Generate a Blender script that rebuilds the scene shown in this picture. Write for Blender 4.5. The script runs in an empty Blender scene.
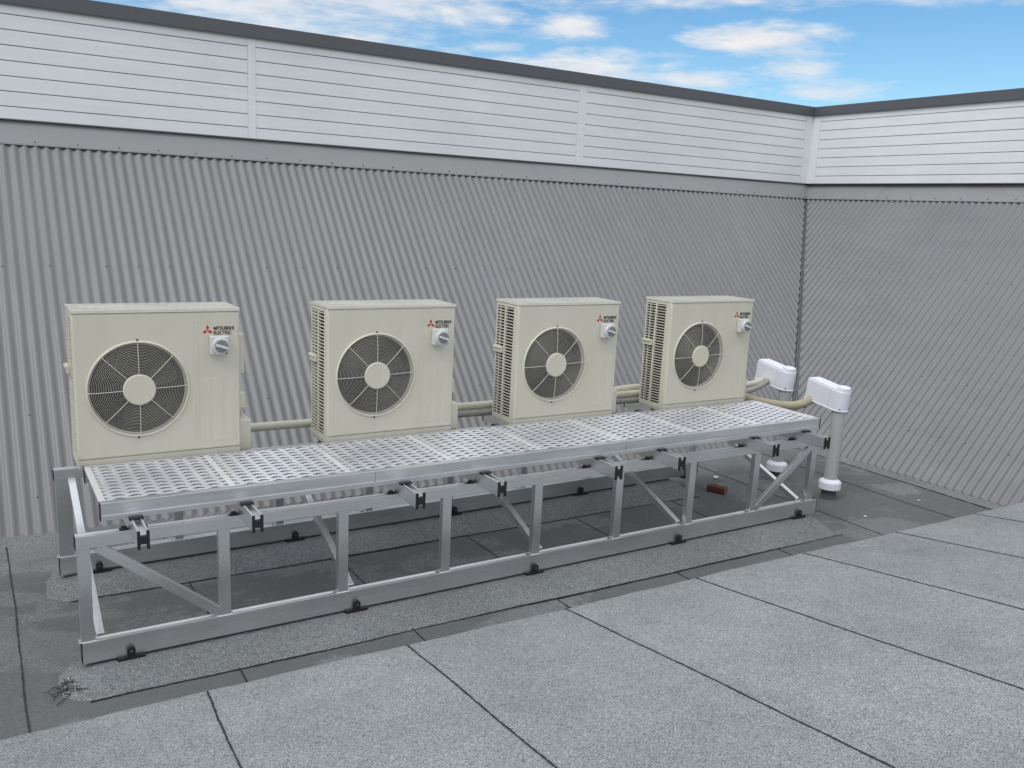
import bpy, math, random
from mathutils import Vector, Matrix
random.seed(7)
C = bpy.context.scene.collection
PI = math.pi
def R(d): return math.radians(d)

# ------------------------------------------------------------------ helpers
class MB:
    """collects shapes and links them as ONE mesh object"""
    def __init__(s): s.v = []; s.f = []; s.m = []; s.sm = []
    def add(s, vs, fs, mi=0, smooth=False):
        o = len(s.v); s.v += [Vector(p) for p in vs]
        for f in fs:
            s.f.append([o + i for i in f]); s.m.append(mi); s.sm.append(smooth)
    def box(s, x0, x1, y0, y1, z0, z1, mi=0):
        s.add([(x0,y0,z0),(x1,y0,z0),(x1,y1,z0),(x0,y1,z0),(x0,y0,z1),(x1,y0,z1),(x1,y1,z1),(x0,y1,z1)],
              [(0,3,2,1),(4,5,6,7),(0,1,5,4),(1,2,6,5),(2,3,7,6),(3,0,4,7)], mi)
    def hexa(s, p, mi=0):
        s.add(p, [(0,3,2,1),(4,5,6,7),(0,1,5,4),(1,2,6,5),(2,3,7,6),(3,0,4,7)], mi)
    def bar(s, p, q, w, h, up=(0,0,1), mi=0):
        p, q = Vector(p), Vector(q); d = (q-p).normalized(); a = d.cross(Vector(up)).normalized(); b = a.cross(d)
        vs = [c + a*sx*w/2 + b*sz*h/2 for c in (p, q) for sx, sz in ((-1,-1),(1,-1),(1,1),(-1,1))]
        s.add(vs, [(0,1,2,3),(7,6,5,4),(0,4,5,1),(1,5,6,2),(2,6,7,3),(3,7,4,0)], mi)
    def extrude(s, prof, p, q, a, b, mi=0):
        """prof: 2-d polygon in axes a, b swept from p to q"""
        p, q, a, b = map(Vector, (p, q, a, b)); n = len(prof)
        vs = [c + a*u + b*w for c in (p, q) for u, w in prof]
        fs = [(i, (i+1) % n, n+(i+1) % n, n+i) for i in range(n)] + [tuple(range(n))[::-1], tuple(range(n, 2*n))]
        s.add(vs, fs, mi)
    def tube(s, pts, r, n=12, mi=0, closed=False, caps=True, smooth=True):
        pts = [Vector(p) for p in pts]; N = len(pts); rr = r if isinstance(r, (list, tuple)) else [r]*N
        vs = []; prev = None
        for i, p in enumerate(pts):
            if closed: d = (pts[(i+1) % N] - pts[i-1]).normalized()
            else: d = (pts[min(i+1, N-1)] - pts[max(i-1, 0)]).normalized()
            if prev is None:
                up = Vector((0,0,1)) if abs(d.z) < .9 else Vector((1,0,0)); a = d.cross(up).normalized()
            else: a = (prev - d*prev.dot(d)).normalized()
            prev = a; b = d.cross(a)
            vs += [p + (a*math.cos(2*PI*k/n) + b*math.sin(2*PI*k/n))*rr[i] for k in range(n)]
        fs = []
        for i in range(N if closed else N-1):
            j = (i+1) % N
            fs += [(i*n+k, i*n+(k+1) % n, j*n+(k+1) % n, j*n+k) for k in range(n)]
        s.add(vs, fs, mi, smooth)
        if caps and not closed:
            s.add(vs[:n], [tuple(range(n))[::-1]], mi); s.add(vs[-n:], [tuple(range(n))], mi)
    def cyl(s, p, q, r0, r1=None, n=24, mi=0): s.tube([p, q], [r0, r0 if r1 is None else r1], n, mi)
    def lathe(s, prof, c, n=32, mi=0, smooth=True):
        """prof: (radius, height) pairs turned about the z axis at c"""
        c = Vector(c); m = len(prof)
        vs = [c + Vector((r*math.cos(2*PI*k/n), r*math.sin(2*PI*k/n), h)) for r, h in prof for k in range(n)]
        fs = [(i*n+k, i*n+(k+1) % n, (i+1)*n+(k+1) % n, (i+1)*n+k) for i in range(m-1) for k in range(n)]
        s.add(vs, fs, mi, smooth)
        s.add(vs[:n], [tuple(range(n))[::-1]], mi); s.add(vs[-n:], [tuple(range(n))], mi)
    def build(s, name, mats, parent=None, bevel=0, loc=None, seg=2):
        me = bpy.data.meshes.new(name)
        me.from_pydata([tuple(v) for v in s.v], [], s.f)
        for m in (mats if isinstance(mats, (list, tuple)) else [mats]): me.materials.append(m)
        me.polygons.foreach_set('material_index', s.m); me.polygons.foreach_set('use_smooth', s.sm)
        me.update()
        o = bpy.data.objects.new(name, me); C.objects.link(o)
        if parent: o.parent = parent
        if loc: o.location = loc
        if bevel:
            b = o.modifiers.new('bevel', 'BEVEL'); b.width = bevel; b.segments = seg; b.limit_method = 'ANGLE'; b.angle_limit = R(40)
        return o

def tag(o, label=None, cat=None, group=None, kind=None):
    if label: o['label'] = label
    if cat: o['category'] = cat
    if group: o['group'] = group
    if kind: o['kind'] = kind
    return o
def thing(name, label, cat, loc=(0,0,0), rz=0, group=None):
    o = bpy.data.objects.new(name, None); C.objects.link(o); o.empty_display_size = .1
    o.location = loc; o.rotation_euler = (0,0,rz)
    return tag(o, label, cat, group)
def share(o, parent, loc=(0,0,0)):
    c = o.copy(); C.objects.link(c); c.parent = parent; c.location = loc; return c
def copy_tree(o, parent=None):
    c = o.copy(); C.objects.link(c); c.parent = parent
    for ch in list(o.children): copy_tree(ch, c)
    return c

# ------------------------------------------------------------------ materials
def mat(name, base, rough=.5, metal=0, spec=.5):
    m = bpy.data.materials.new(name); m.use_nodes = True; b = m.node_tree.nodes['Principled BSDF']
    b.inputs['Base Color'].default_value = (*base, 1); b.inputs['Roughness'].default_value = rough
    b.inputs['Metallic'].default_value = metal; b.inputs['Specular IOR Level'].default_value = spec
    return m
class NT:
    def __init__(s, m):
        s.t = m.node_tree; s.n = s.t.nodes; s.b = s.n.get('Principled BSDF')
        s.co = s.n.new('ShaderNodeTexCoord')
    def node(s, typ, **kw):
        n = s.n.new(typ)
        for k, v in kw.items():
            if hasattr(n, k) and not k.startswith('in_'): setattr(n, k, v)
            else:
                key = k[3:]; n.inputs[int(key) if key.isdigit() else key.replace('_', ' ')].default_value = v
        return n
    def link(s, a, b): s.t.links.new(a, b)
    def put(s, inp, x):
        if hasattr(x, 'is_output'): s.link(x, inp)
        else: inp.default_value = x
    def noise(s, scale, detail=2, rough=.5, vec=None, dist=0):
        n = s.n.new('ShaderNodeTexNoise'); n.inputs['Scale'].default_value = scale; n.inputs['Detail'].default_value = detail
        n.inputs['Roughness'].default_value = rough; n.inputs['Distortion'].default_value = dist
        s.link(vec or s.co.outputs['Object'], n.inputs['Vector']); return n.outputs['Fac']
    def math(s, op, a, b=0, c=0, clamp=False):
        n = s.n.new('ShaderNodeMath'); n.operation = op; n.use_clamp = clamp
        s.put(n.inputs[0], a); s.put(n.inputs[1], b)
        if op in ('MULTIPLY_ADD', 'SMOOTH_MIN'): s.put(n.inputs[2], c)
        return n.outputs[0]
    def ramp(s, fac, stops):
        n = s.n.new('ShaderNodeValToRGB'); e = n.color_ramp.elements
        while len(e) < len(stops): e.new(.5)
        for el, (p, c) in zip(e, stops): el.position = p; el.color = (*c, 1) if isinstance(c, tuple) else (c, c, c, 1)
        s.link(fac, n.inputs[0]); return n.outputs[0]
    def mapr(s, v, a, b, c, d):
        n = s.n.new('ShaderNodeMapRange'); s.put(n.inputs[0], v)
        for i, x in enumerate((a, b, c, d)): n.inputs[i+1].default_value = x
        return n.outputs[0]
    def mix(s, fac, a, b, mode='MIX'):
        n = s.n.new('ShaderNodeMix'); n.data_type = 'RGBA'; n.blend_type = mode
        s.put(n.inputs[0], fac)
        for i, x in ((6, a), (7, b)):
            if isinstance(x, tuple): n.inputs[i].default_value = (*x, 1) if len(x) == 3 else x
            else: s.put(n.inputs[i], x)
        return n.outputs[2]
    def mapping(s, scale=(1,1,1), rot=(0,0,0), loc=(0,0,0)):
        n = s.n.new('ShaderNodeMapping'); n.inputs['Scale'].default_value = scale; n.inputs['Rotation'].default_value = rot
        n.inputs['Location'].default_value = loc; s.link(s.co.outputs['Object'], n.inputs['Vector']); return n.outputs[0]
    def bump(s, h, strength, dist):
        n = s.n.new('ShaderNodeBump'); n.inputs['Strength'].default_value = strength; n.inputs['Distance'].default_value = dist
        s.link(h, n.inputs['Height']); s.link(n.outputs[0], s.b.inputs['Normal'])

def membrane(name, base, cx, period, stain=False):
    """mineral felt: grey granules, every roll of felt a little different"""
    m = mat(name, base, .95, 0, .2); t = NT(m)
    fine = t.noise(150, 3, .75); mid = t.noise(48, 3, .7); big = t.noise(1.3, 4, .6); med = t.noise(7, 4, .6)
    sep = t.n.new('ShaderNodeSeparateXYZ'); t.link(t.co.outputs['Object'], sep.inputs[0])
    roll = t.math('FLOOR', t.math('DIVIDE', t.math('ADD', sep.outputs[0], -cx), period))
    wn = t.n.new('ShaderNodeTexWhiteNoise'); wn.noise_dimensions = '1D'; t.link(roll, wn.inputs['W'])
    g = t.mapr(fine, .30, .70, .18, 1.82); g = t.math('MULTIPLY', g, t.mapr(mid, .3, .7, .86, 1.14))
    g = t.math('MULTIPLY', g, t.mapr(big, .3, .7, .88, 1.12)); g = t.math('MULTIPLY', g, t.mapr(med, .3, .7, .94, 1.06))
    g = t.math('MULTIPLY', g, t.mapr(wn.outputs[0], 0, 1, .95, 1.05))
    col = t.mix(1, base, g, 'MULTIPLY')
    if stain:
        # silt washed into the gutter: darker patches with a crisp tide line
        n1 = t.noise(.9, 5, .62, t.mapping((1, 1.7, 1))); n2 = t.noise(3.1, 4, .6)
        s1 = t.mapr(t.math('ADD', n1, t.math('MULTIPLY', n2, .45)), .68, .73, 0, 1)
        col = t.mix(t.math('MULTIPLY', s1, .62), col, (base[0]*.55, base[1]*.56, base[2]*.54))
        # dirt lies thicker at the far end by the outlet, and lighter beside the cladding
        yy = t.mapr(sep.outputs[1], 1.25, 1.5, 0, 1); yy = t.math('MULTIPLY', yy, .35, clamp=True)
        col = t.mix(yy, col, t.mix(1, (base[0]*1.45, base[1]*1.45, base[2]*1.45), g, 'MULTIPLY'))
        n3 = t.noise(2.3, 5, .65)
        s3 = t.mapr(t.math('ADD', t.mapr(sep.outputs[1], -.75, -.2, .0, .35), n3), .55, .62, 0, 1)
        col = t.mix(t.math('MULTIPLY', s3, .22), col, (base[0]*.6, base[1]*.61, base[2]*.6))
    t.link(col, t.b.inputs['Base Color'])
    t.bump(t.math('ADD', fine, t.math('MULTIPLY', mid, .8)), .5, .004)
    return m
def painted(name, base, rough=.4, var=.06, nscale=2.5, streak=None, spec=.5):
    m = mat(name, base, rough, 0, spec); t = NT(m)
    a = t.noise(nscale, 5, .6); b = t.noise(60, 2, .5)
    g = t.math('MULTIPLY', t.mapr(a, .3, .7, 1-var, 1+var), t.mapr(b, .3, .7, 1-var*.3, 1+var*.3))
    if streak:
        s_ = t.noise(1, 4, .65, t.mapping(streak)); g = t.math('MULTIPLY', g, t.mapr(s_, .3, .7, 1-var, 1+var*.6))
    t.link(t.mix(1, base, g, 'MULTIPLY'), t.b.inputs['Base Color'])
    t.link(t.mapr(a, .3, .7, rough-.06, rough+.1), t.b.inputs['Roughness'])
    return m
def metal(name, base, rough, scale=(6, 90, 90), metallic=.9, var=.12):
    m = mat(name, base, rough, metallic); t = NT(m)
    a = t.noise(1, 3, .6, t.mapping(scale)); b = t.noise(2.2, 3, .55)
    g = t.math('MULTIPLY', t.mapr(a, .3, .7, 1-var, 1+var), t.mapr(b, .3, .7, 1-var, 1+var*.5))
    t.link(t.mix(1, base, g, 'MULTIPLY'), t.b.inputs['Base Color'])
    t.link(t.mapr(b, .25, .75, rough-.04, rough+.10), t.b.inputs['Roughness'])
    return m

M = {}
M['slope'] = membrane('grey mineral felt', (.250,.260,.258), .41, .914)
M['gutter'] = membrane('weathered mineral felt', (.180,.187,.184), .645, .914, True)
M['kerb'] = membrane('kerb felt', (.180,.188,.187), .645, 40)
M['bitumen'] = painted('bitumen lap', (.022,.022,.024), .6, .3, 30)
M['clad'] = painted('grey coated steel', (.192,.190,.191), .42, .07, .9, (9, 1.2, 1.2))
M['flash'] = painted('grey flashing steel', (.245,.247,.245), .45, .05, 1.6)
M['valley'] = painted('valley tray steel', (.13,.135,.14), .55, .1, 5)  # dark trim grey, taken darker for the shade in the valley
M['foam'] = mat('black closure foam', (.075,.075,.078), .9)
M['screw'] = mat('dull screw', (.09,.09,.095), .6, .3)
M['cap'] = painted('dark grey capping', (.095,.098,.108), .45, .07, 2)
M['panel'] = painted('white fibre cement boards', (.80,.805,.815), .5, .045, 1.1, (1.5, 1.5, 22))
M['groove'] = mat('board groove', (.20,.205,.21), .8)
M['cream'] = painted('cream enamel', (.64,.605,.495), .36, .035, 2.2, (9, 9, 1.1))
M['lid'] = painted('top-lit cream enamel', (.67,.64,.54), .26, .025, 3, spec=.7)  # same enamel as the casing, lightened in colour for the light on top
M['lid'].node_tree.nodes['Principled BSDF'].inputs['Coat Weight'].default_value = .6
M['pan'] = painted('cream base pan', (.50,.475,.39), .5, .06, 9)
M['coil'] = mat('dark coil fins', (.005,.006,.007), .7, 0)
M['fan'] = mat('dark grey fan', (.010,.012,.015), .45)
M['shroud'] = mat('shroud', (.012,.012,.013), .6)
M['wire'] = mat('cream guard wire', (.66,.63,.53), .35)
M['switch'] = mat('light grey switch', (.60,.61,.59), .35)
M['dial'] = mat('grey dial', (.20,.215,.215), .4)
M['red'] = mat('red emblem', (.50,.03,.035), .4)
M['ink'] = mat('black lettering', (.02,.02,.022), .5)
M['alu'] = metal('mill aluminium', (.78,.785,.785), .30, metallic=.93, var=.07)
M['aluy'] = metal('mill aluminium cross', (.78,.785,.785), .30, (90, 6, 90), .93, .07)
M['deck'] = metal('bright expanded aluminium', (.76,.77,.79), .42, (20, 20, 20), .7, .06)
M['bar'] = metal('bright joint bar', (.90,.90,.90), .35, (20, 20, 20), .6, .05)
M['edge'] = metal('deck edge aluminium', (.74,.75,.76), .34, (3, 60, 60), .9, .1)
M['rubber'] = mat('black rubber', (.012,.012,.013), .6)
M['lag'] = painted('cream pipe lagging', (.55,.53,.42), .55, .08, 20)
M['lag2'] = painted('tan pipe lagging', (.40,.355,.235), .6, .12, 18)
M['lag3'] = painted('grey pipe lagging', (.30,.295,.25), .6, .12, 18)
M['pvc'] = painted('grey pvc', (.42,.43,.415), .4, .04, 6)
M['cowl'] = mat('white cowl plastic', (.80,.80,.86), .35)
M['boot'] = painted('felt boot', (.075,.078,.08), .9, .2, 20)
M['brick'] = painted('red brick', (.115,.036,.026), .9, .35, 26)
M['brick2'] = mat('orange brick face', (.30,.11,.05), .9)
M['twig'] = mat('dry twig', (.05,.042,.035), .9)
M['tin'] = mat('bright offcut', (.8,.8,.8), .3, .9)
M['white'] = mat('white scrap', (.8,.8,.78), .6)
M['earth'] = painted('distant ground', (.09,.10,.07), .95, .3, .02)

# ------------------------------------------------------------------ setting
ZF = -.06                                                       # gutter floor
YB, XB, ZB = 1.935, 6.785, -.045                                # feet of the two corrugated roofs
TB, TR = R(50), R(46)
XC, YC = 9.294, 4.140                                           # parapet faces
ZP0, ZP1, ZC = 2.6594, 3.513, 3.627
YE, ZE, SL = -.63, .095, .173                                   # eave edge of the near roof slope and its fall
def wob(x, k=1.0): return .0030*math.sin(x*3.3*k+1)+.0012*math.sin(x*9.1*k)+.0006*math.sin(x*31*k+2)

b = MB(); b.box(-400, 400, -400, 400, -6.2, -6); tag(b.build('ground', M['earth']), kind='structure')

def ribbon(mb, fn, t0, t1, w, n, mi, gap=0, seed=0):
    """lap bead following fn(t, off) -> point"""
    rnd = random.Random(seed); prev = None; skip = 0
    for i in range(n+1):
        t = t0 + (t1-t0)*i/n; ww = w*rnd.uniform(.5, 1.2); dd = rnd.uniform(-.0010, .0010)
        cur = (Vector(fn(t, -ww/2+dd)), Vector(fn(t, ww/2+dd)))
        if prev and not (gap and rnd.random() < gap):
            a, c = prev; d, e = cur; up = Vector((0,0,.0025))
            mb.add([a, c, e, d, a+up, c+up, e+up, d+up], [(4,5,6,7),(0,4,7,3),(1,2,6,5),(0,1,5,4),(3,7,6,2)], mi)
        prev = cur

# gutter floor with its cross laps
g = MB()
nx, ny = 170, 34
def gz(x, y): return ZF + .003*math.sin(x*1.7+y*2.1) + .002*math.sin(x*4.1-y*3.3)
xs = [-7 + (XB+.1+7)*i/nx for i in range(nx+1)]; ys = [-.80 + (YB+.15+.80)*i/ny for i in range(ny+1)]
g.add([(x, y, gz(x, y)) for y in ys for x in xs],
      [(j*(nx+1)+i, j*(nx+1)+i+1, (j+1)*(nx+1)+i+1, (j+1)*(nx+1)+i) for j in range(ny) for i in range(nx)], 0, True)
for k, X in enumerate((-2.07, -1.155, -.24, .645, 1.55, 2.465, 3.37, 4.30, 5.232, 6.12)):
    f = lambda t, o, X=X: (X + o + wob(t+X*3), t, gz(X, t)+.001)
    ribbon(g, f, -.78, YB+.02, .0085, 130, 1, 0, k)
# fillet along the foot of both corrugated roofs
g.add([(-7, YB-.14, ZF-.008), (XB-.14, YB-.14, ZF-.008), (XB+.1, YB+.1, ZB+.03), (-7, YB+.1, ZB+.03)], [(0,1,2,3)])
g.add([(XB-.16, -.80, ZF+.004), (XB+.05, -.80, ZB+.004), (XB+.05, YB, ZB+.004), (XB-.16, YB-.16, ZF+.004)], [(0,1,2,3)], 2)
f = lambda t, o: (XB-.165+o+wob(t)*.6, t, ZF+.004); ribbon(g, f, -.78, YB-.16, .006, 90, 1, .25, 55)
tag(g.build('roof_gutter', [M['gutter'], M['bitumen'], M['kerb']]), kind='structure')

# near roof slope with its laps and a turned down eave
s = MB()
def sz(y): return ZE + SL*(YE-y)
X0, X1 = -7, 8.3
N = 300
top = []
for i in range(N+1):
    x = X0+(X1-X0)*i/N; e = YE + .006*math.sin(x*2.1) + .004*math.sin(x*7.7) + .003*math.sin(x*19)
    top.append((x, e))
vs = []
for x, e in top: vs += [(x, -9, sz(-9)), (x, e-.03, sz(e-.03)), (x, e, sz(e)-.004), (x, e+.004, ZE-.02), (x, e, -.30)]
fs = []
for i in range(N):
    for j in range(4): fs.append((i*5+j, (i+1)*5+j, (i+1)*5+j+1, i*5+j+1))
s.add(vs, fs, 0)
for k in range(-6, 9):
    X = .41 + .914*k
    f = lambda t, o, X=X: (X + o + .082*(t-YE)*.9 + wob(t*.8+X*5)*1.3, t, sz(t)+.0008)
    ribbon(s, f, YE-.012, -8.5, .0088, 420, 1, .001, 100+k)
tag(s.build('roof_slope', [M['slope'], M['bitumen']]), kind='structure')

# felted kerbs that carry the two base rails
def kerb(name, yc, y0, y1, x0, x1, seed):
    k = MB(); n = 90; rnd = random.Random(seed); vs = []
    for i in range(n+1):
        x = x0+(x1-x0)*i/n; t = min(1, (x-x0)/.16, (x1-x)/.10); t = max(t, 0)**.5; h = (.0067*x - .015 - ZF)
        jit = rnd.uniform(-.002, .002)
        for y, z in ((y0, .0), (y0+.012, .006), (yc-.10, h*.93*t), (yc-.06, h*t), (yc+.09, h*t), (yc+.13, h*.93*t), (y1, 0)):
            vs.append((x - .05*(1-t)*0, y*1.0 + jit + (.10*(1-t) if y < yc else -.10*(1-t)), ZF + z + rnd.uniform(-.0008, .0008)))
    k.add(vs, [(i*7+j, (i+1)*7+j, (i+1)*7+j+1, i*7+j+1) for i in range(n) for j in range(6)], 0, True)
    f = lambda t, o: (t, y0-.003+o+wob(t)*1.6, ZF+.004)
    ribbon(k, f, x0+.10, x1-.02, .010, 260, 1, .004, seed+1)
    return tag(k.build(name, [M['kerb'], M['bitumen']]), kind='structure')
kerb('roof_kerb', .02, -.245, .16, -.10, 4.985, 3)
kerb('roof_kerb', 1.12, .845, 1.36, -.08, 4.62, 9)

# corrugated roofs
def YK(a, s_): return (-.0195*a)*max(0, 1 - s_/3.6)
def PB(a, s_, n): return Vector((a, YB + YK(a, s_) + s_*math.cos(TB) - n*math.sin(TB), ZB + s_*math.sin(TB) + n*math.cos(TB)))
def PR(a, s_, n): return Vector((XB + s_*math.cos(TR) - n*math.sin(TR), a, ZB + s_*math.sin(TR) + n*math.cos(TR)))
PITCH, AMP = .0773, .0088
def cladding(P, a0, a1, stop, vstart, rows, seed):
    mb = MB(); per = 12; n = int((a1-a0)/PITCH*per); rnd = random.Random(seed)
    vs = []; ok = []
    for i in range(n+1):
        a = a0 + i*PITCH/per; w = math.cos(2*PI*i/per); h = AMP*(w if w > 0 else w)
        s0 = max(0, vstart(a)); ok.append(s0 < stop)
        s0 = min(s0, stop)
        for k in range(5): vs.append(P(a, s0+(stop-s0)*k/4, h + .0006*math.sin(a*3+k*2)))
    fs = [(i*5+k, (i+1)*5+k, (i+1)*5+k+1, i*5+k+1) for i in range(n) if ok[i] for k in range(4)]
    if P is PR: fs = [f[::-1] for f in fs]
    mb.add(vs, fs, 0, True)
    # fixing screws on the crests, in rows along the purlins
    for srow in rows:
        i = 0
        while True:
            a = a0 + PITCH*round(3+i) ; i += rnd.choice((3, 4, 4, 5))
            if a > a1-.05: break
            if srow < vstart(a)+.06: continue
            p = P(a, srow + rnd.uniform(-.008, .008), AMP); q = P(a, srow, AMP+.006)
            d = (P(a, srow, 1)-P(a, srow, 0)).normalized()
            mb.cyl(p-d*.002, p+d*.005, .0058, .005, 8, 1)
    # closure foam behind the bottom edge
    return mb
sB = (2.46-ZB)/math.sin(TB); sR = (2.455-ZB)/math.sin(TR)
YV0 = YB - .0195*XB
vB = lambda a: (a-XB+.05)*math.tan(TR)/math.sin(TB) if a > XB-.05 else 0
vR = lambda a: (a-YV0+.05)/(4.225-YV0)*2.685/math.sin(TR) if a > YV0-.05 else 0
YV = YB + YK(XB, 0)
def roof(name, label, P, a0, a1, sflash, vst, zr, stop_p, T, seed):
    o = thing(name, label, 'metal roof', tuple(P((a0+a1)/2, 0, 0)))
    L = -Vector(o.location)
    mb = cladding(P, a0, a1, sflash+.05, vst, [(z-ZB)/math.sin(T) for z in zr], seed)
    mb.build('cladding', [M['clad'], M['screw'], M['valley']], o, loc=L)
    fl = MB(); fh = AMP+.007
    stop = stop_p
    amax = a1+.45
    for (u0, u1) in [(a0+i*2.4, min(a0+(i+1)*2.4, amax)) for i in range(int((amax-a0)/2.4)+1)]:
        if u1 <= u0: continue
        d = .0022 if int((u0-a0)/2.4) % 2 else 0
        p = [P(u0-.03, sflash, fh+d), P(u1, sflash, fh+d), P(u1, stop, fh+d), P(u0-.03, stop, fh+d)]
        q = [x + (P(0,0,-.0015)-P(0,0,0)) for x in p]
        fl.add(p+q, [(0,1,2,3),(7,6,5,4),(0,4,5,1),(1,5,6,2),(2,6,7,3),(3,7,4,0)], 0)
        # stiffening hem
        h = [P(u0-.03, sflash-.012, fh-.004+d), P(u1, sflash-.012, fh-.004+d), P(u1, sflash+.001, fh+d), P(u0-.03, sflash+.001, fh+d)]
        fl.add(h, [(0,1,2,3)], 0)
    a = a0+PITCH
    while a < a1:
        d = (P(a,0,1)-P(a,0,0)).normalized(); p = P(a, sflash+.022, fh); fl.cyl(p-d*.002, p+d*.006, .0075, .006, 8, 1); a += PITCH*4
    fl.build('flashing', [M['flash'], M['screw']], o, loc=L)
    fo = MB(); i = 0; a = a0                         # black foam plugs filling the troughs under the hem
    while a < a1:
        at = a + PITCH/2
        if vst(at) < sflash-.02:
            p = [P(at-PITCH*.36, sflash-.016, AMP*.75), P(at+PITCH*.36, sflash-.016, AMP*.75), P(at+PITCH*.22, sflash-.016, -AMP*.95), P(at-PITCH*.22, sflash-.016, -AMP*.95)]
            q = [x + (P(0, .02, 0)-P(0, 0, 0)) for x in p]
            fo.add(p+q, [(0,1,2,3),(7,6,5,4),(0,4,5,1),(1,5,6,2),(2,6,7,3),(3,7,4,0)])
        if vst(at) <= 0:
            p = [P(at-PITCH*.3, .006, -.0095), P(at+PITCH*.3, .006, -.0095), P(at+PITCH*.3+PITCH*.4, .006, -.03), P(at-PITCH*.7, .006, -.03)]
        a += PITCH
    fo.build('closure_foam', M['foam'], o, loc=L)
    un = MB()                                        # black sheet standing in for the shade in the cavity under the cladding
    un.add([P(a0, .02, -.03), P(XB if P is PB else YB, .02, -.03), P(9.4 if P is PB else 4.24, 3.5, -.03), P(a0, 3.5, -.03)], [(0,1,2,3)])
    un.build('cavity_shade_sheet', M['foam'], o, loc=L)
    return o
roof('corrugated_roof', 'steep grey corrugated metal roof rising behind the row of cream units', PB, -7, 9.3, sB, vB, (.155, .62, 1.56), (4.38-YB)/math.cos(TB), TB, 21)
roof('corrugated_roof', 'grey corrugated metal roof sloping up on the right side, beyond the pipes', PR, -9, 4.15, sR, vR, (.289, .733, 1.63), (9.55-XB)/math.cos(TR), TR, 22)
# valley tray
v = MB(); c0 = Vector((XB, YV0, ZB-.012)); c1 = Vector((9.39, 4.225, 2.64))
wl = Vector((-.075, 0, .002)); wr = Vector((0, -.075, .002)); n_ = 12
for i in range(n_):
    p, q = c0.lerp(c1, i/n_), c0.lerp(c1, (i+1)/n_)
    v.add([p+wl, p, q, q+wl], [(0,1,2,3)]); v.add([p, p+wr, q+wr, q], [(0,1,2,3)])
v.tube([c0+Vector((-.01,-.01,.008)), c1+Vector((-.01,-.01,.008))], .009, 8)
vo = v.build('valley_tray', M['valley']); tag(vo, 'narrow dark valley strip where the two corrugated roofs meet', 'roof valley')

# parapets: white boarded band under a dark capping
def parapet(label, along, a0, a1, joints, face):
    """along 'x': face looks to -y at y=face ; along 'y': face looks to -x at x=face"""
    base = Vector(((a0+a1)/2, face, ZP0)) if along == 'x' else Vector((face, (a0+a1)/2, ZP0))
    o = thing('parapet', label, 'parapet wall', tuple(base)); L = -base
    def bx(mb, u0, u1, d0, d1, z0, z1, mi=0):
        if along == 'x': mb.box(u0, u1, face+d0, face+d1, z0, z1, mi)
        else: mb.box(face+d0, face+d1, u0, u1, z0, z1, mi)
    core = MB(); bx(core, a0+.02, a1+(.30 if along == 'x' else -.0), .012, .30, ZP0+.012, ZP1+.0, 0); core.build('wall', M['groove'], o, loc=L)
    edges = [a0] + [e for j in joints for e in j] + [a1]
    for i in range(0, len(edges), 2):
        mb = MB(); z = ZP1; first = True; u0, u1 = edges[i], edges[i+1]
        while z > ZP0+.02:
            h = .0708 if first else .1149; z0 = max(z-h, ZP0); first = False
            bx(mb, u0, u1, 0, .011, z0+(.0034 if z0 > ZP0 else 0), z-.0034 if z < ZP1 else z)
            z = z0
        mb.build('board_panel', M['panel'], o, loc=L, bevel=.0015, seg=1)
    for j0, j1 in joints:
        mb = MB(); bx(mb, j0+.001, j1-.001, -.003, .011, ZP0, ZP1); mb.build('joint_strip', M['panel'], o, loc=L)
    mb = MB(); bx(mb, a0, a1, .002, .30, ZP0-.006, ZP0-.001); mb.build('drip_edge', M['flash'], o, loc=L)
    cp = MB(); pr = [(-.028, 0), (-.028, ZC-ZP1), (.33, ZC-ZP1-.03), (.33, .0), (.315, .0), (.315, ZC-ZP1-.05), (-.020, .010), (-.020, 0)]
    prof = [(-.030, .004), (-.030, ZC-ZP1), (.33, ZC-ZP1-.03), (.33, -.02), (.302, -.02), (.302, .004)]
    if along == 'x': cp.extrude(prof, (a0, face, ZP1), (a1+.33, face, ZP1), (0,1,0), (0,0,1))
    else: cp.extrude(prof, (face, a0, ZP1), (face, a1, ZP1), (1,0,0), (0,0,1))
    co = cp.build('capping', M['cap'], o, loc=L)
    lip = MB(); bx(lip, a0, a1, -.020, -.002, ZP1-.006, ZP1+.003); lip.build('capping_lip', M['flash'], o, loc=L)
    return o
parapet('long white boarded parapet with dark capping above the back corrugated roof', 'x', -7, XC, [(-1.80,-1.73), (1.909, 1.981), (5.523, 5.624), (XC-.13, XC-.001)], YC)
parapet('white boarded parapet with dark capping above the right hand corrugated roof', 'y', -9, YC, [(-2.9,-2.82), (.42, .50), (YC-.13, YC-.001)], XC)

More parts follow.
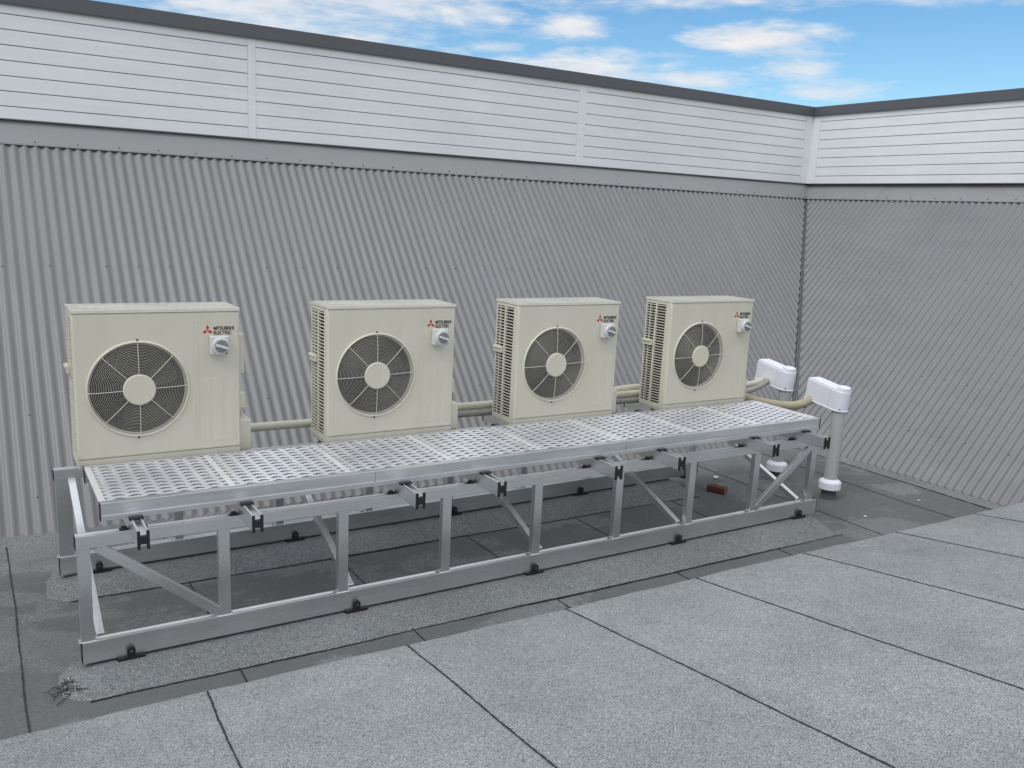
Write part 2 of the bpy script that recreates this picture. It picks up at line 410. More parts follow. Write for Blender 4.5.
# ------------------------------------------------------------------ equipment platform
F = thing('equipment_platform', 'long low aluminium platform frame with expanded mesh deck carrying the cream units', 'platform', (2.47, .55, -.06))
FL = -Vector(F.location)
def part(mb, name, m, bevel=0): return mb.build(name, m, F, bevel, loc=FL)
def sl(x): return .0067*x
def rail_prof(w, h, lip, notch):      # H section: lips above and below a sunk web
    return [(0,0),(lip,0),(lip,notch),(w-lip,notch),(w-lip,0),(w,0),(w,h),(w-lip,h),(w-lip,h-notch),(lip,h-notch),(lip,h),(0,h)]
LEN = 4.952; YR = 1.104
for y, LEN in ((0, 4.952), (YR, 4.81)):
    mb = MB(); mb.extrude(rail_prof(.050, .104, .008, .006), (0, y, 0), (LEN, y, sl(LEN)), (0,1,0), (0,0,1)); part(mb, 'base_rail', M['alu'], .0012)
    mb = MB(); mb.box(-.003, 0, y-.001, y+.051, -.001, .105); part(mb, 'end_cap', M['rubber'])
    mb = MB(); mb.box(LEN, LEN+.003, y-.001, y+.051, sl(LEN)-.001, sl(LEN)+.105); part(mb, 'end_cap', M['rubber'])
    mb = MB(); mb.extrude(rail_prof(.050, .058, .008, .006), (-.005, y, .558), (LEN-.03, y, .558), (0,1,0), (0,0,1)); part(mb, 'top_rail', M['alu'], .0012)
    mb = MB(); mb.box(-.008, -.005, y-.001, y+.051, .557, .617); part(mb, 'end_cap', M['rubber'])
PX = [.026, .645, 1.255, 1.861, 2.469, 3.077, 3.688, 4.289, 4.872]
for y in (0, YR):
    for i, x in enumerate(PX):
        w = .054 if y == 0 else (.078 if i == 0 else .050)
        xc = x if not (y and i == 0) else .040
        if y and i == 8: xc = 4.755
        mb = MB(); mb.box(xc-w/2, xc+w/2, y+.006, y+.044, .098+sl(x), .5575)
        mb.box(xc-w/2-.012, xc+w/2+.012, y+.004, y+.046, .1035+sl(x), .1065+sl(x))
        part(mb, 'post', M['aluy'], .0015)
# in plane diagonals at both ends of the front truss, cross bracing between the trusses
for p, q in (((.085, .022, .552), (.628, .022, .120)), ((4.845, .022, .552), (4.325, .022, .150))):
    mb = MB(); mb.bar(p, q, .030, .046, (0,0,1)); part(mb, 'diagonal_brace', M['aluy'], .0015)
for x in (.082, 1.312, 2.524, 3.628, 4.790):
    mb = MB(); mb.bar((x, YR, .560), (x, .045, .118+sl(x)), .036, .008, (0,0,1)); mb.bar((x-.016, YR, .545), (x-.016, .045, .102+sl(x)), .004, .034, (0,0,1)); part(mb, 'cross_brace', M['aluy'], .001)
# cross beams with black end caps
BX = [.241, .7364, 1.567, 2.0517, 2.8463, 3.3351, 4.1593, 4.6617]
mb = MB(); mb.extrude(rail_prof(.047, .0795, .0095, .017), (-.0235, -.246, .6163), (-.0235, 1.30, .6163), (1,0,0), (0,0,1))
beam0 = mb.build('cross_beam', M['aluy'], F, .001)
capm = MB(); capm.extrude(rail_prof(.051, .083, .0125, .024), (-.0255, -.258, .6145), (-.0255, -.2465, .6145), (1,0,0), (0,0,1))
cap0 = capm.build('end_cap', M['rubber'], beam0, .001)
cap1 = share(cap0, beam0, (0, 1.5585, 0))
bm = MB(); bm.tube([(0, 0, .6210), (0, 0, .624), (0, 0, .632)], [.016, .013, .012], 10); bm.box(-.018, .018, -.012, .012, .6165, .6215)
bolt0 = bm.build('clamp_bolt', M['rubber'], beam0)
bspots = [(sx*.042, y, 0) for sx in (-1, 1) for y in (.022, YR+.022)]
bolt0.location = bspots[0]
for p in bspots[1:]: share(bolt0, beam0, p)
bm = MB(); bm.box(-.03, .03, -.085, -.050, .690, .7025); clip0 = bm.build('deck_clip', M['rubber'], beam0)
for i, x in enumerate(BX):
    c = beam0 if i == 0 else share(beam0, F)
    c.location = FL + Vector((x, 0, 0))
    if i:
        share(cap0, c); share(cap1, c, cap1.location); share(clip0, c)
        for p in bspots: share(bolt0, c, p)
# rubber feet
fm = MB(); fm.box(-.060, .060, -.018, .068, -.016, -.0005); fm.box(-.017, .017, -.020, -.001, -.012, .030); fm.tube([(-.0, -.021, .030), (0, -.001, .030)], .019, 14)
fm.tube([(0, -.026, .028), (0, -.020, .028)], .007, 8, 1)
foot0 = fm.build('rubber_foot', [M['rubber'], M['screw']], F)
first = True
for y, xs_ in ((0, (.205, 1.326, 2.459, 3.60, 4.765)), (YR, (.201, 1.35, 2.499, 3.60, 4.70))):
    for x in xs_:
        o = foot0 if first else share(foot0, F); first = False; o.location = FL + Vector((x, y, sl(x)))
# deck
D0, D1, DY0, DY1, DZ = .098, 4.808, -.057, .572, .777
mb = MB()
prof = [(0,.026),(0,.081),(.042,.081),(.042,.077),(.005,.077),(.005,.028),(-.002,.024),(-.007,.022),(-.007,.0),(.034,0),(.034,.004),(-.003,.004),(-.003,.0215)]
mb.extrude([(0,.028),(0,.0805),(.042,.0805),(.042,.0765),(.006,.0765),(.006,.004),(.034,.004),(.034,0),(-.002,0),(-.002,.0235),(.003,.0235),(.003,.028)], (D0, DY0, .6965), (D1, DY0, .6965), (0,1,0), (0,0,1))
part(mb, 'deck_edge', M['edge'], .0012)
mb = MB(); mb.extrude([(0,0),(.036,0),(.036,.004),(.006,.004),(.006,.0765),(.030,.0765),(.030,.0805),(0,.0805)], (D0, DY1+.004, .6965), (D1, DY1+.004, .6965), (0,-1,0), (0,0,1)); part(mb, 'deck_edge', M['edge'], .0012)
for y in (DY0, DY1-.034):
    for x in (D0-.0035, D1+.0003):
        mb = MB(); mb.box(x, x+.0032, y-.004, y+.036, .6955, .7765); part(mb, 'end_cap', M['rubber'])
for j, x in enumerate((1.40, 3.05)):
    mb = MB(); mb.box(x-.001, x+.001, DY0-.0008, DY0+.01, .722, .7765); part(mb, 'joint_line', M['groove'])
BAY = (D1-D0)/8
LWD, SWD = .141, .0525
def strands(w):
    mb = MB(); y0, y1 = DY0+.046, DY1-.030; n = int((y1-y0)/(SWD/2)); half = LWD/2; ang = R(9)
    for j in range(n+1):
        yc = y0 + (y1-y0)*j/n; sgn = 1 if j % 2 else -1; pts = []
        x = 0; k = 0
        while x < w:
            s_ = sgn*(1 if k % 2 else -1)
            for dx in (0.0, .016): pts.append((min(x+dx, w), s_*SWD/4*.97))
            x += half; k += 1
        pts.append((w, pts[-1][1]))
        vs = []
        for px, dy in pts:
            rise = .0022*(1 if dy > 0 else -1)
            for u, h in ((-.0102, 0), (.0102, 0), (.0102, -.0030), (-.0102, -.0030)):
                yy = u*math.cos(ang) - h*math.sin(ang); zz = u*math.sin(ang) + h*math.cos(ang)
                vs.append((px, min(max(yc+dy+yy, y0-.012), y1+.012), DZ-.006+zz+rise))
        fs = []
        for i in range(len(pts)-1):
            if pts[i+1][0]-pts[i][0] < 1e-6: continue
            for u in range(4): fs.append((i*4+u, i*4+(u+1) % 4, (i+1)*4+(u+1) % 4, (i+1)*4+u)[::-1])
        mb.add(vs, fs, 0)
    return mb
pan0 = strands(BAY-.018).build('mesh_panel', M['deck'], F)
bar_ = MB(); bar_.box(-.014, .014, DY0+.0425, DY1-.0265, DZ-.010, DZ+.0008); bar0 = bar_.build('panel_joint_bar', M['bar'], F, .001)
for i in range(8):
    o = pan0 if i == 0 else share(pan0, F); o.location = FL + Vector((D0 + BAY*i + .009, 0, 0))
for i in range(9):
    o = bar0 if i == 0 else share(bar0, F); o.location = FL + Vector((min(max(D0 + BAY*i, D0+.012), D1-.012), 0, 0))

# ------------------------------------------------------------------ outdoor units
UW, UH, UD = .806, .806, .28
def text_mesh(body, size, name, m, parent, loc, depth=.0008, sx=1.0):
    cu = bpy.data.curves.new(name, 'FONT'); cu.body = body; cu.size = size; cu.extrude = depth; cu.space_line = .92; cu.offset = .0006
    to = bpy.data.objects.new(name+'_tmp', cu); C.objects.link(to)
    dg = bpy.context.evaluated_depsgraph_get(); me = bpy.data.meshes.new_from_object(to.evaluated_get(dg))
    bpy.data.objects.remove(to); me.name = name; me.materials.clear(); me.materials.append(m)
    me.transform(Matrix.Rotation(R(90), 4, 'X') @ Matrix.Diagonal((sx, 1, 1, 1)))
    o = bpy.data.objects.new(name, me); C.objects.link(o); o.parent = parent; o.location = loc
    return o
def make_unit():
    u = thing('heat_pump_unit', 'x', 'heat pump unit')
    cx, cz, fr = .297, .400, .236
    # casing: side panels, back and the frame round the side grille
    mb = MB(); mb.box(.020, UW, .016, UD, .004, .786)
    mb.box(0, .0195, .012, .064, .02, .786); mb.box(0, .0195, .160, .176, .02, .786); mb.box(0, .0195, .268, UD, .02, .786)
    mb.box(.0005, .0190, .064, .160, .768, .786); mb.box(.0005, .0190, .176, .268, .768, .786); mb.box(.0005, .0190, .064, .160, .02, .040); mb.box(.0005, .0190, .176, .268, .02, .040)
    mb.box(.002, .0190, .228, .234, .04, .768)
    # right hand service panel joints and the sunk box behind the front plate
    mb.box(UW, UW+.004, .02, UD-.02, .06, .74)
    mb.build('casing', M['cream'], u, .004)
    mb = MB(); k = 0; z = .046
    while z < .765:
        for y0, y1 in ((.064, .160), (.176, .228), (.234, .268)):
            mb.box(.0022, .0065, y0, y1, z, z+.0062)
        z += .0197
    sg = mb.build('side_grille', M['cream'], u)
    mb = MB(); mb.box(.0185, .0199, .064, .268, .04, .768)
    mb.build('coil', M['coil'], sg)
    mb = MB(); mb.box(-.014, .002, .176, .275, .462, .505); mb.box(-.022, -.012, .182, .270, .488, .503); mb.build('lifting_handle', M['cream'], u, .003)
    # front panel with the round air outlet
    n = 72; mb = MB(); rings = []
    angs = [2*PI*i/n for i in range(n)]
    W0, W1, H0, H1 = .0, UW, .0515, .7885
    def rect(a, ins):
        c, s_ = math.cos(a), math.sin(a); ts = []
        for lim, d, o_ in ((W0+ins, c, cx), (W1-ins, c, cx), (H0+ins, s_, cz), (H1-ins, s_, cz)):
            if abs(d) > 1e-9:
                t = (lim-o_)/d
                if t > 0: ts.append(t)
        t = min(ts); return (cx+c*t, cz+s_*t)
    crn = [math.atan2(z-cz, x-cx) % (2*PI) for x in (W0, W1) for z in (H0, H1)]
    for ca in crn:                                     # snap the nearest ray to each corner
        i = min(range(n), key=lambda i: min(abs(angs[i]-ca), 2*PI-abs(angs[i]-ca))); angs[i] = ca
    def ringv(fn): return [fn(a) for a in angs]
    def corner(a, ins, y):
        x, z = rect(a, 0); x = min(max(x, W0+ins), W1-ins); z = min(max(z, H0+ins), H1-ins); return (x, y, z)
    seq = [ringv(lambda a: corner(a, 0, .030)), ringv(lambda a: corner(a, 0, .010)), ringv(lambda a: corner(a, .003, .003)), ringv(lambda a: corner(a, .010, 0))]
    for rr, yy in ((fr+.014, 0), (fr+.012, -.003), (fr+.004, -.004), (fr, -.001), (fr-.002, .006), (fr-.008, .022)):
        seq.append([(cx+rr*math.cos(a), yy, cz+rr*math.sin(a)) for a in angs])
    flat = [p for r_ in seq for p in r_]; fs = []; 
    for j in range(len(seq)-1):
        for i in range(n): fs.append((j*n+i, j*n+(i+1) % n, (j+1)*n+(i+1) % n, (j+1)*n+i))
    mb.add(flat, [f for f in fs if f[0]//n == 3], 0, False)
    mb.add(flat, [f for f in fs if f[0]//n != 3], 0, True)
    # pressed frame and four ribs on the service side, joint line under the lid
    for x in (.572, .590): mb.box(x-.0012, x+.0012, -.0012, .002, .10, .735)
    mb.box(.572, .79, -.0008, .002, .732, .7345)
    for x in (.628, .692, .756): mb.hexa([(x-.020, .001, .095), (x+.020, .001, .095), (x+.018, .001, .100), (x-.018, .001, .100), (x-.020, .001, .440), (x+.020, .001, .440), (x+.016, -.003, .434), (x-.016, -.003, .434)]) if False else mb.box(x-.0235, x+.0235, -.0012, .001, .095, .436)
    mb.build('front_panel', M['cream'], u, .0012, seg=2)
    mb = MB(); mb.box(.002, UW-.002, .0015, UD-.004, 0, .051); mb.build('base_pan', M['pan'], u, .004)
    mb = MB(); mb.box(-.0025, UW+.0025, -.0035, UD+.003, .789, UH); mb.box(.06, .26, .15, .17, UH-.001, UH+.001, 0); mb.build('lid', M['lid'], u, .006, seg=3)
    # fan
    sh = MB(); m_ = 48
    for r0, y0, r1, y1 in ((fr-.008, .022, fr-.012, .125),):
        sh.add([(cx+r*math.cos(2*PI*i/m_), y, cz+r*math.sin(2*PI*i/m_)) for r, y in ((r0, y0), (r1, y1)) for i in range(m_)], [(i, (i+1) % m_, m_+(i+1) % m_, m_+i) for i in range(m_)], 0, True)
        sh.add([(cx+r1*math.cos(2*PI*i/m_), y1, cz+r1*math.sin(2*PI*i/m_)) for i in range(m_)], [tuple(range(m_))], 1)
    return u, cx, cz, fr, sh
u, cx, cz, fr, sh = make_unit()
# the outlet is a real hole: rebuild the casing core around it
core = [c for c in u.children if c.name.startswith('casing')][0]
bpy.data.objects.remove(core)
mb = MB()
mb.box(.020, UW-.0015, .130, UD, .004, .786)                             # rear body
mb.box(.020, cx-fr-.001, .016, .1299, .004, .786); mb.box(cx+fr+.001, UW-.0015, .016, .1299, .004, .786)
mb.box(cx-fr-.0008, cx+fr+.0008, .016, .1299, .004, cz-fr-.001); mb.box(cx-fr-.0008, cx+fr+.0008, .016, .1299, cz+fr+.001, .786)
mb.box(.0015, .0184, .012, .064, .02, .786); mb.box(.0015, .0184, .160, .176, .02, .786); mb.box(.0015, .0184, .268, UD, .02, .786)
mb.box(.0005, .0180, .0642, .1598, .768, .786); mb.box(.0005, .0180, .1762, .2678, .768, .786); mb.box(.0005, .0180, .0642, .1598, .02, .040); mb.box(.0005, .0180, .1762, .2678, .02, .040)
mb.box(.002, .0180, .228, .234, .0402, .7678)
mb.box(UW+.0001, UW+.004, .02, UD-.02, .06, .74)
mb.build('casing', M['cream'], u, .003)
fan = sh.build('fan', [M['shroud'], M['coil']], u)
bl = MB()
for k in range(3):
    a0 = R(20+120*k); rows = []
    for i in range(7):
        r = .055 + (fr-.030-.055)*i/6; w0 = R(52 - 3*i)
        rows.append([(cx+r*math.cos(a0+w0*(j/5-.5)+.12*i/6), .060+.045*(j/5)+.004*math.sin(j), cz+r*math.sin(a0+w0*(j/5-.5)+.12*i/6)) for j in range(6)])
    bl.add([p for r_ in rows for p in r_], [(i*6+j, i*6+j+1, (i+1)*6+j+1, (i+1)*6+j) for i in range(6) for j in range(5)], 0, True)
bl.tube([(cx, .050, cz), (cx, .115, cz)], .060, 24)
bl.build('blades', M['fan'], fan)
# wire guard
gd = MB(); NR = 20
for k in range(NR):
    r = .084 + (fr-.006-.084)*k/(NR-1); y = -.016 + .012*(k/(NR-1))**3
    gd.tube([(cx+r*math.cos(2*PI*i/60), y, cz+r*math.sin(2*PI*i/60)) for i in range(60)], .00085, 5, closed=True)
for k in range(8):
    a = R(90+45*k + (2 if k in (2, 6) else 0)); gd.tube([(cx+r*math.cos(a), y, cz+r*math.sin(a)) for r, y in ((.07, -.019), (.15, -.019), (.215, -.013), (fr+.006, -.005))], .0019, 6)
gd.tube([(cx+(fr+.006)*math.cos(2*PI*i/72), -.004, cz+(fr+.006)*math.sin(2*PI*i/72)) for i in range(72)], .0045, 8, closed=True)
gdo = gd.build('fan_guard', M['wire'], u)
hb = MB(); hb.tube([(cx, -.012, cz), (cx, -.021, cz), (cx, -.024, cz)], [.079, .079, .074], 40); hb.build('hub_cap', M['cream'], gdo)
sc = MB()
for a in (90, 268): sc.cyl((cx+(fr+.016)*math.cos(R(a)), -.001, cz+(fr+.016)*math.sin(R(a))), (cx+(fr+.016)*math.cos(R(a)), -.005, cz+(fr+.016)*math.sin(R(a))), .006, .005, 10)
sc.build('screw', M['screw'], gdo)
# isolator switch on the front
sw = MB(); sw.box(.648, .742, -.042, .001, .566, .664); swo = sw.build('isolator_switch', M['switch'], u, .008, seg=3)
kn = MB(); kn.tube([(.695, -.041, .613), (.695, -.058, .613)], .044, 32); kn.tube([(.695, -.058, .613), (.695, -.064, .613)], [.044, .040], 32); kn.build('collar', M['switch'], swo)
kn = MB(); kn.tube([(.698, -.0642, .613), (.698, -.070, .613)], .033, 28); kn.build('dial', M['dial'], swo)
kn = MB(); kn.bar((.668, -.073, .622), (.728, -.073, .602), .014, .014, (0,1,0)); kn.build('handle', M['switch'], swo, .003)
kn = MB(); kn.box(.722, .732, -.0445, -.0421, .570, .577); kn.build('screw', M['ink'], swo)
# emblem of three red lozenges with black lettering beside it
em = MB(); ex, ez, q = .642, .6905, .0168
for a in (90, 210, 330):
    d = Vector((math.cos(R(a)), 0, math.sin(R(a)))); w = Vector((-d.z, 0, d.x)); c = Vector((ex, 0, ez))
    pts = [c, c+d*q*.866+w*q*.5, c+d*q*1.732, c+d*q*.866-w*q*.5]
    em.add([p+Vector((0,-.0012,0)) for p in pts]+[p+Vector((0,.001,0)) for p in pts], [(3,2,1,0),(0,1,5,4),(1,2,6,5),(2,3,7,6),(3,0,4,7)])
em.build('emblem', M['red'], u)
text_mesh('MITSUBISHI\nELECTRIC', .0258, 'lettering', M['ink'], u, (.672, -.0006, .6915), sx=.82)
# valve covers and short pipes on the right side
for i, (z0, z1, y0, y1, w) in enumerate(((.43, .655, .10, .22, .052), (.245, .335, .06, .20, .044), (.01, .185, .05, .22, .072))):
    mb = MB(); mb.box(UW+.0042, UW+w, y0, y1, z0, z1); mb.build('valve_cover', M['cream'] if i != 1 else M['cream'], u, .010, seg=3)
mb = MB()
for y in (.09, .125): mb.tube([(UW+.024, y, .25), (UW+.030, y-.004, .215), (UW+.024, y, .183)], .0065, 8)
mb.build('service_pipe', M['tin'], u)
for x in (.10, .62):
    for y in (.035, .225):
        mb = MB(); mb.box(x, x+.09, y-.02, y+.02, -.054, -.0005); mb.build('foot', M['screw'], u)
U0 = u
names = ['leftmost cream heat pump unit, standing at the left end of the metal deck',
         'second cream heat pump unit from the left, beside the lone leftmost pipe',
         'third cream heat pump unit from the left, between the second and the rightmost',
         'rightmost cream heat pump unit, closest to the white pipe cowls']
names[1] = 'second cream heat pump unit counting from the left end of the deck'
UX = [.0745, 1.3705, 2.6305, 3.902]
for i, x in enumerate(UX):
    o = U0 if i == 0 else copy_tree(U0)
    o.location = (x, .580, .7505); o['label'] = names[i]; o['category'] = 'heat pump unit'; o['group'] = 'heat pump units in a row on the platform'

# ------------------------------------------------------------------ pipework
def smooth(pts, n=8):
    P_ = [Vector(p) for p in pts]; out = []
    P_ = [P_[0]*2-P_[1]] + P_ + [P_[-1]*2-P_[-2]]
    for i in range(1, len(P_)-2):
        a, b_, c, d = P_[i-1:i+3]
        for k in range(n):
            t = k/n; out.append(.5*((2*b_)+(c-a)*t+(2*a-5*b_+4*c-d)*t*t+(3*b_-a-3*c+d)*t**3))
    out.append(P_[-2]); return out
def pipe(label, pts, r, m, bands=()):
    mb = MB(); S_ = smooth(pts); mb.tube(S_, r, 16)
    for fr_ in bands:
        i = max(1, min(len(S_)-2, int(fr_*(len(S_)-1)))); d = (S_[i+1]-S_[i]).normalized(); mb.tube([S_[i]-d*.012, S_[i]+d*.012], r*1.05, 16, 0)
    o = mb.build('insulated_pipe', m); tag(o, label, 'pipe', 'insulated pipes behind the units'); return o
pipe('pale lagged pipe from the leftmost unit, seen between the first and second units',
     [(.93,.90,.806),(1.02,.935,.806),(1.20,.95,.802),(1.6,.955,.80),(2.3,.95,.822),(2.8,.95,.822),(3.6,.95,.812),(4.1,.95,.815),(4.6,.96,.805),(5.05,.99,.795),(5.42,1.12,.775),(5.62,1.20,.80)], .026, M['lag'], (.1,.35,.6))
pipe('grey brown lagged pipe low down between the second and third units',
     [(2.23,.72,.79),(2.34,.90,.780),(2.5,.925,.778),(3.2,.93,.770),(3.95,.93,.768),(4.6,.92,.752),(5.05,.93,.752),(5.38,1.06,.750),(5.62,1.14,.79)], .023, M['lag3'], (.3,.7))
pipe('bright cream lagged pipe with a step between the third and rightmost units',
     [(3.49,.74,.800),(3.60,.86,.815),(3.78,.99,.838),(4.1,1.0,.842),(4.5,1.01,.80),(4.9,1.02,.76),(5.2,1.04,.745),(5.45,1.14,.755),(5.64,1.22,.80)], .029, M['lag'], (.12,.5))
pipe('thick tan lagged pipe curving from behind the rightmost unit up into the front cowl',
     [(4.75,.74,.775),(4.85,.76,.775),(5.00,.74,.725),(5.20,.71,.685),(5.40,.69,.665),(5.56,.685,.685),(5.655,.66,.745)], .036, M['lag2'], (.3,.8))
def roof_pipe(label, x, y, h, rz):
    o = thing('roof_pipe', label, 'roof pipe', (x, y, ZF), rz, 'grey upright pipes with white cowls')
    mb = MB(); mb.lathe([(.052,.03),(.052,h+.06)], (0,0,0), 32); mb.build('riser', M['pvc'], o)
    mb = MB(); mb.lathe([(.074,.0),(.062,.006),(.058,.03),(.057,.095)], (0,0,0), 28); mb.build('felt_boot', M['boot'], o)
    mb = MB(); mb.lathe([(.080,.082),(.086,.080),(.088,.084),(.088,.135),(.082,.146),(.056,.160),(.054,.162)], (0,0,0), 36, 0, False); mb.build('collar', M['cowl'], o)
    mb = MB(); n = 14; prof_t = []; w = .066; Lc = .345
    pts2 = [(w*math.cos(a), -w*math.sin(a)*.9) for a in [PI*i/n for i in range(n+1)]]      # rounded nose near the riser
    pts2 = [(p[0], p[1]) for p in pts2] + [(-w, Lc*.55), (-w*.90, Lc), (w*.90, Lc), (w, Lc*.55)]
    zt, zb_ = .168, 0
    k = len(pts2)
    vs = [(px, py, zb_ - .01*(py/Lc if py > 0 else 0)) for px, py in pts2] + [(px, py, zt-.014) for px, py in pts2] + [(px*.86, py*.97 if py > 0 else py*.86, zt) for px, py in pts2]
    fs = [(i, (i+1) % k, k+(i+1) % k, k+i) for i in range(k)] + [(k+i, k+(i+1) % k, 2*k+(i+1) % k, 2*k+i) for i in range(k)] + [tuple(range(2*k, 3*k)), tuple(range(k))[::-1]]
    mb.add(vs, [f[::-1] if len(f) == 4 else f for f in fs]); co = mb.build('cowl', M['cowl'], o, .006, seg=3, loc=(0, 0, h)); co.rotation_euler = (R(6.5), 0, 0)
    mb = MB(); mb.lathe([(.052,0),(.052,.020),(.048,.025),(.040,.026)], (0,-.004,zt-.001), 36, 0, False); mb.build('top_cap', M['cowl'], co)
    mb = MB(); mb.box(-w-.0012, w+.0012, .062, .066, zb_+.004, zt-.016); mb.build('seam', M['switch'], co)
    mb = MB(); mb.cyl((-.045, -.048, .018), (-.049, -.053, .018), .005, .004, 8); mb.build('screw', M['ink'], co)
    return o
roof_pipe('nearer grey upright pipe with white cowl and white collar, just right of the platform end', 5.605, .40, .740, R(-9))
roof_pipe('farther grey upright pipe with white cowl, behind the right end of the platform', 5.605, .96, .800, R(-9))

# ------------------------------------------------------------------ litter on the roof
br = MB(); br.box(-.078, .078, -.036, .036, 0, .046); bo = br.build('brick', [M['brick'], M['brick2']], bevel=.005)
bo.location = (4.83, .88, ZF+.004); bo.rotation_euler = (R(2), 0, R(-68)); tag(bo, 'red brick lying on the gutter floor behind the right part of the platform', 'brick')
bo.data.polygons[5].material_index = 1; bo.data.polygons[3].material_index = 1; bo.data.polygons[2].material_index = 0
lid = MB(); lid.lathe([(.020,0),(.021,.010),(.017,.014),(.008,.016)], (0,0,0), 20); lo = lid.build('plastic_cap', M['white']); lo.location = (5.10, 1.17, ZF+.004); tag(lo, 'small white plastic cap on the gutter floor beyond the red brick', 'cap')
def scrap(x, y, w, l, rz, label):
    mb = MB(); n = 7
    vs = [(w*math.cos(2*PI*i/n)*random.uniform(.7,1), l*math.sin(2*PI*i/n)*random.uniform(.7,1), .003+.005*random.random()) for i in range(n)]
    vs2 = [(a, b_, c-.0025) for a, b_, c in vs]
    mb.add(vs+vs2, [tuple(range(n)), tuple(range(n, 2*n))[::-1]] + [(i, n+i, n+(i+1) % n, (i+1) % n) for i in range(n)])
    o = mb.build('paper_scrap', M['white']); o.location = (x, y, ZF+.004); o.rotation_euler = (0,0,rz); tag(o, label, 'scrap', 'white scraps on the gutter floor')
scrap(5.47, -.055, .008, .013, .4, 'tiny white scrap on the gutter floor nearer to the platform end')
scrap(6.25, .02, .012, .018, 1.2, 'white scrap on the gutter floor below the right corrugated roof')
tw = MB(); rnd = random.Random(5)
for i in range(16):
    a = rnd.uniform(0, 2*PI); l = rnd.uniform(.03, .085); x, y = rnd.uniform(-.05, .05), rnd.uniform(-.05, .05); z = .004 + rnd.uniform(0, .02)
    p = Vector((x, y, z)); q = p + Vector((math.cos(a)*l, math.sin(a)*l, rnd.uniform(-.006, .012))); m_ = (p+q)/2 + Vector((rnd.uniform(-.01,.01), rnd.uniform(-.01,.01), .006))
    tw.tube([p, m_, q], [.0028, .0022, .0012], 5, 0)
tw.tube([(.02,-.02,.01),(.0,-.06,.008),(-.05,-.11,.004)], .0022, 5, 0); tw.tube([(.02,.0,.012),(.03,-.06,.006),(.07,-.09,.004)], .002, 5, 0)
for a, x, y in ((1.4, -.01, -.02), (1.75, .02, .03), (1.1, -.03, .04), (1.5, .03, -.04)):
    tw.tube([(x, y, .016), (x+.05*math.cos(a), y+.05*math.sin(a), .022)], .003, 6, 1)
two = tw.build('twig_pile', [M['twig'], M['tin']]); two.location = (-.078, -.10, ZF+.002); tag(two, 'little heap of dry twigs and shiny offcuts at the left end of the front kerb', 'debris')

# ------------------------------------------------------------------ sky, sun, camera
SUN_EL, SUN_AZ = 52, -105              # azimuth measured from +y towards +x: the sun stands over the left, veiled by cloud
sc_ = bpy.context.scene
w = bpy.data.worlds.new('World'); sc_.world = w; w.use_nodes = True; nt = w.node_tree; nt.nodes.clear()
class W(NT):
    def __init__(s, t): s.t = t; s.n = t.nodes; s.b = None; s.co = s.n.new('ShaderNodeTexCoord')
t = W(nt)
sky = t.n.new('ShaderNodeTexSky'); sky.sky_type = 'NISHITA'; sky.sun_disc = False
sky.sun_elevation = R(SUN_EL); sky.sun_rotation = R(SUN_AZ); sky.altitude = 50; sky.air_density = 1.0; sky.dust_density = .15; sky.ozone_density = 2.5
gen = t.co.outputs['Generated']
sep = t.n.new('ShaderNodeSeparateXYZ'); t.link(gen, sep.inputs[0])
az = t.math('MULTIPLY', t.math('ARCTAN2', sep.outputs[0], sep.outputs[1]), 180/PI)
el = t.math('MULTIPLY', t.math('ARCSINE', sep.outputs[2]), 180/PI)
comb = t.n.new('ShaderNodeCombineXYZ'); t.link(az, comb.inputs[0]); t.link(el, comb.inputs[1])
mp = t.n.new('ShaderNodeMapping'); mp.inputs['Scale'].default_value = (.16, .62, 1); t.link(comb.outputs[0], mp.inputs[0])
n1 = t.noise(1.0, 7, .62, mp.outputs[0], .4)
mp2 = t.n.new('ShaderNodeMapping'); mp2.inputs['Scale'].default_value = (.42, 1.7, 1); t.link(comb.outputs[0], mp2.inputs[0])
n2 = t.noise(1.0, 5, .6, mp2.outputs[0], .2)
nn = t.math('ADD', t.math('MULTIPLY', t.math('SUBTRACT', n1, .5), 3.0), t.math('MULTIPLY', t.math('SUBTRACT', n2, .5), 1.5))
total = None
# clouds over the roof line: azimuth, elevation, half width, half height, strength
for a0, e0, wa, he, st, tilt in ((15.5,10.9,14,2.2,.88,0), (20.5,9.6,4.5,.55,.95,.02), (27.5,11.6,4.2,1.5,1,.05), (34.2,11.0,3.2,.75,.95,0), (36.8,8.75,6.4,1.15,1,.03),
                           (46.2,10.5,4.9,1.0,1,.02), (42.5,8.3,5.5,.8,.9,0), (47.4,8.9,3.2,.6,.85,0), (49.8,7.7,4.4,.65,.8,0), (40.5,9.6,2.6,.35,.55,0), (30,9.8,2.2,.4,.6,0), (24,11.8,6,1.0,.8,0), (36,13.5,20,1.4,.95,0), (54,12.9,10,.8,.62,0), (8,9,5,2,.8,0)):
    da = t.math('DIVIDE', t.math('SUBTRACT', az, a0), wa)
    de = t.math('DIVIDE', t.math('SUBTRACT', el, e0), he)
    r2 = t.math('SQRT', t.math('ADD', t.math('MULTIPLY', da, da), t.math('MULTIPLY', de, de)))
    v_ = t.math('SUBTRACT', t.math('ADD', 1.0, nn), r2)
    c_ = t.n.new('ShaderNodeMapRange'); c_.interpolation_type = 'SMOOTHSTEP'; t.link(v_, c_.inputs[0])
    for i, x in enumerate((-.45, 1.25, 0, st)): c_.inputs[i+1].default_value = x
    total = c_.outputs[0] if total is None else t.math('MAXIMUM', total, c_.outputs[0])
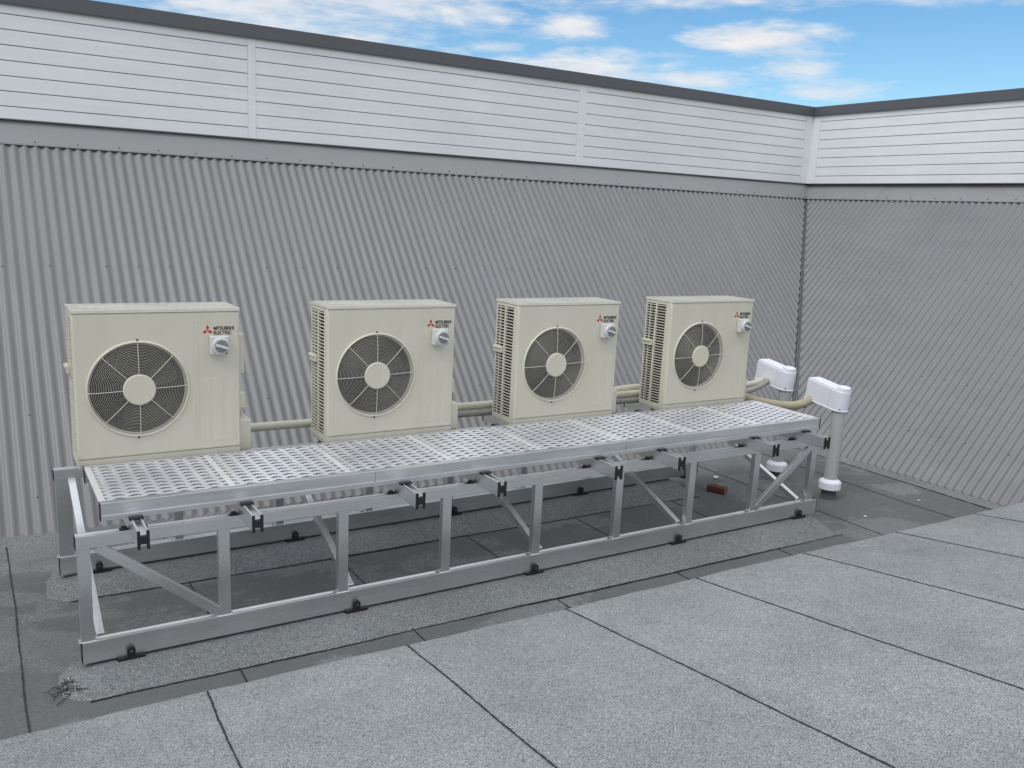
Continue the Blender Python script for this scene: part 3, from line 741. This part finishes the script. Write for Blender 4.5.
# the rest of the sky: broken cloud, thicker away from the view
dirn = t.n.new('ShaderNodeMapping'); dirn.inputs['Scale'].default_value = (1.6, 1.6, 3.2); t.link(gen, dirn.inputs[0])
n3 = t.noise(1.0, 6, .6, dirn.outputs[0], .3)
high = t.mapr(el, 14, 24, 0, 1)
side = t.mapr(t.math('ABSOLUTE', t.math('SUBTRACT', az, 33)), 34, 55, 0, 1)
where = t.math('MAXIMUM', high, side, clamp=True)
broken = t.math('MULTIPLY', t.mapr(n3, .36, .56, .35, 1), where)
cov = t.math('MAXIMUM', total, broken, clamp=True)
haze = t.mapr(el, 0, 16, .20, .0); cov = t.math('MAXIMUM', cov, haze)
hs = t.n.new('ShaderNodeHueSaturation'); hs.inputs['Saturation'].default_value = 1.25; hs.inputs['Value'].default_value = 1.0; t.link(sky.outputs[0], hs.inputs['Color'])
cl = t.mix(1, t.mix(t.mapr(n2, .3, .7, 0, 1), (7.6, 7.85, 8.4), (9.0, 9.05, 9.15)), t.mapr(el, 13, 45, .80, 1.42), 'MULTIPLY')  # high clouds out of view are brightened to add light from above
blue = t.mix(1, hs.outputs[0], (.92, 1.10, 1.10), 'MULTIPLY')
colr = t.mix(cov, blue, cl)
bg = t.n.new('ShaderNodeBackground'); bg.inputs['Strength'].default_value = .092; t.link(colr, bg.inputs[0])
out = t.n.new('ShaderNodeOutputWorld'); t.link(bg.outputs[0], out.inputs[0])

sun = bpy.data.lights.new('sun', 'SUN'); sun.energy = .9; sun.angle = R(28); sun.color = (1, .965, .92)
so = bpy.data.objects.new('sun', sun); C.objects.link(so)
d = Vector((math.sin(R(SUN_AZ))*math.cos(R(SUN_EL)), math.cos(R(SUN_AZ))*math.cos(R(SUN_EL)), math.sin(R(SUN_EL))))
so.rotation_euler = d.to_track_quat('Z', 'Y').to_euler(); so.location = (-4, -4, 8)

cam = bpy.data.cameras.new('camera'); co = bpy.data.objects.new('camera', cam); C.objects.link(co); sc_.camera = co
yw, pt, rl = R(31.2877), R(-11.6513), R(2.6428)
Fw = Vector((math.sin(yw)*math.cos(pt), math.cos(yw)*math.cos(pt), math.sin(pt))); Rg = Vector((math.cos(yw), -math.sin(yw), 0)); Up = Rg.cross(Fw)
R2 = Rg*math.cos(rl)+Up*math.sin(rl); U2 = -Rg*math.sin(rl)+Up*math.cos(rl)
mtx = Matrix(((R2.x, U2.x, -Fw.x, -.33223), (R2.y, U2.y, -Fw.y, -4.09767), (R2.z, U2.z, -Fw.z, 2.11806), (0,0,0,1)))
co.matrix_world = mtx
cam.sensor_fit = 'HORIZONTAL'; cam.sensor_width = 36; cam.lens = 879.658*36/1024; cam.shift_x = 12.918/1024; cam.shift_y = 8.613/1024
cam.clip_end = 1000; cam.clip_start = .05
sc_.render.resolution_x = 1024; sc_.render.resolution_y = 768
vs_ = sc_.view_settings; vs_.view_transform = 'Standard'; vs_.look = 'None'; vs_.gamma = 1; vs_.exposure = .42; vs_.use_curve_mapping = False
sc_.render.engine = 'CYCLES'
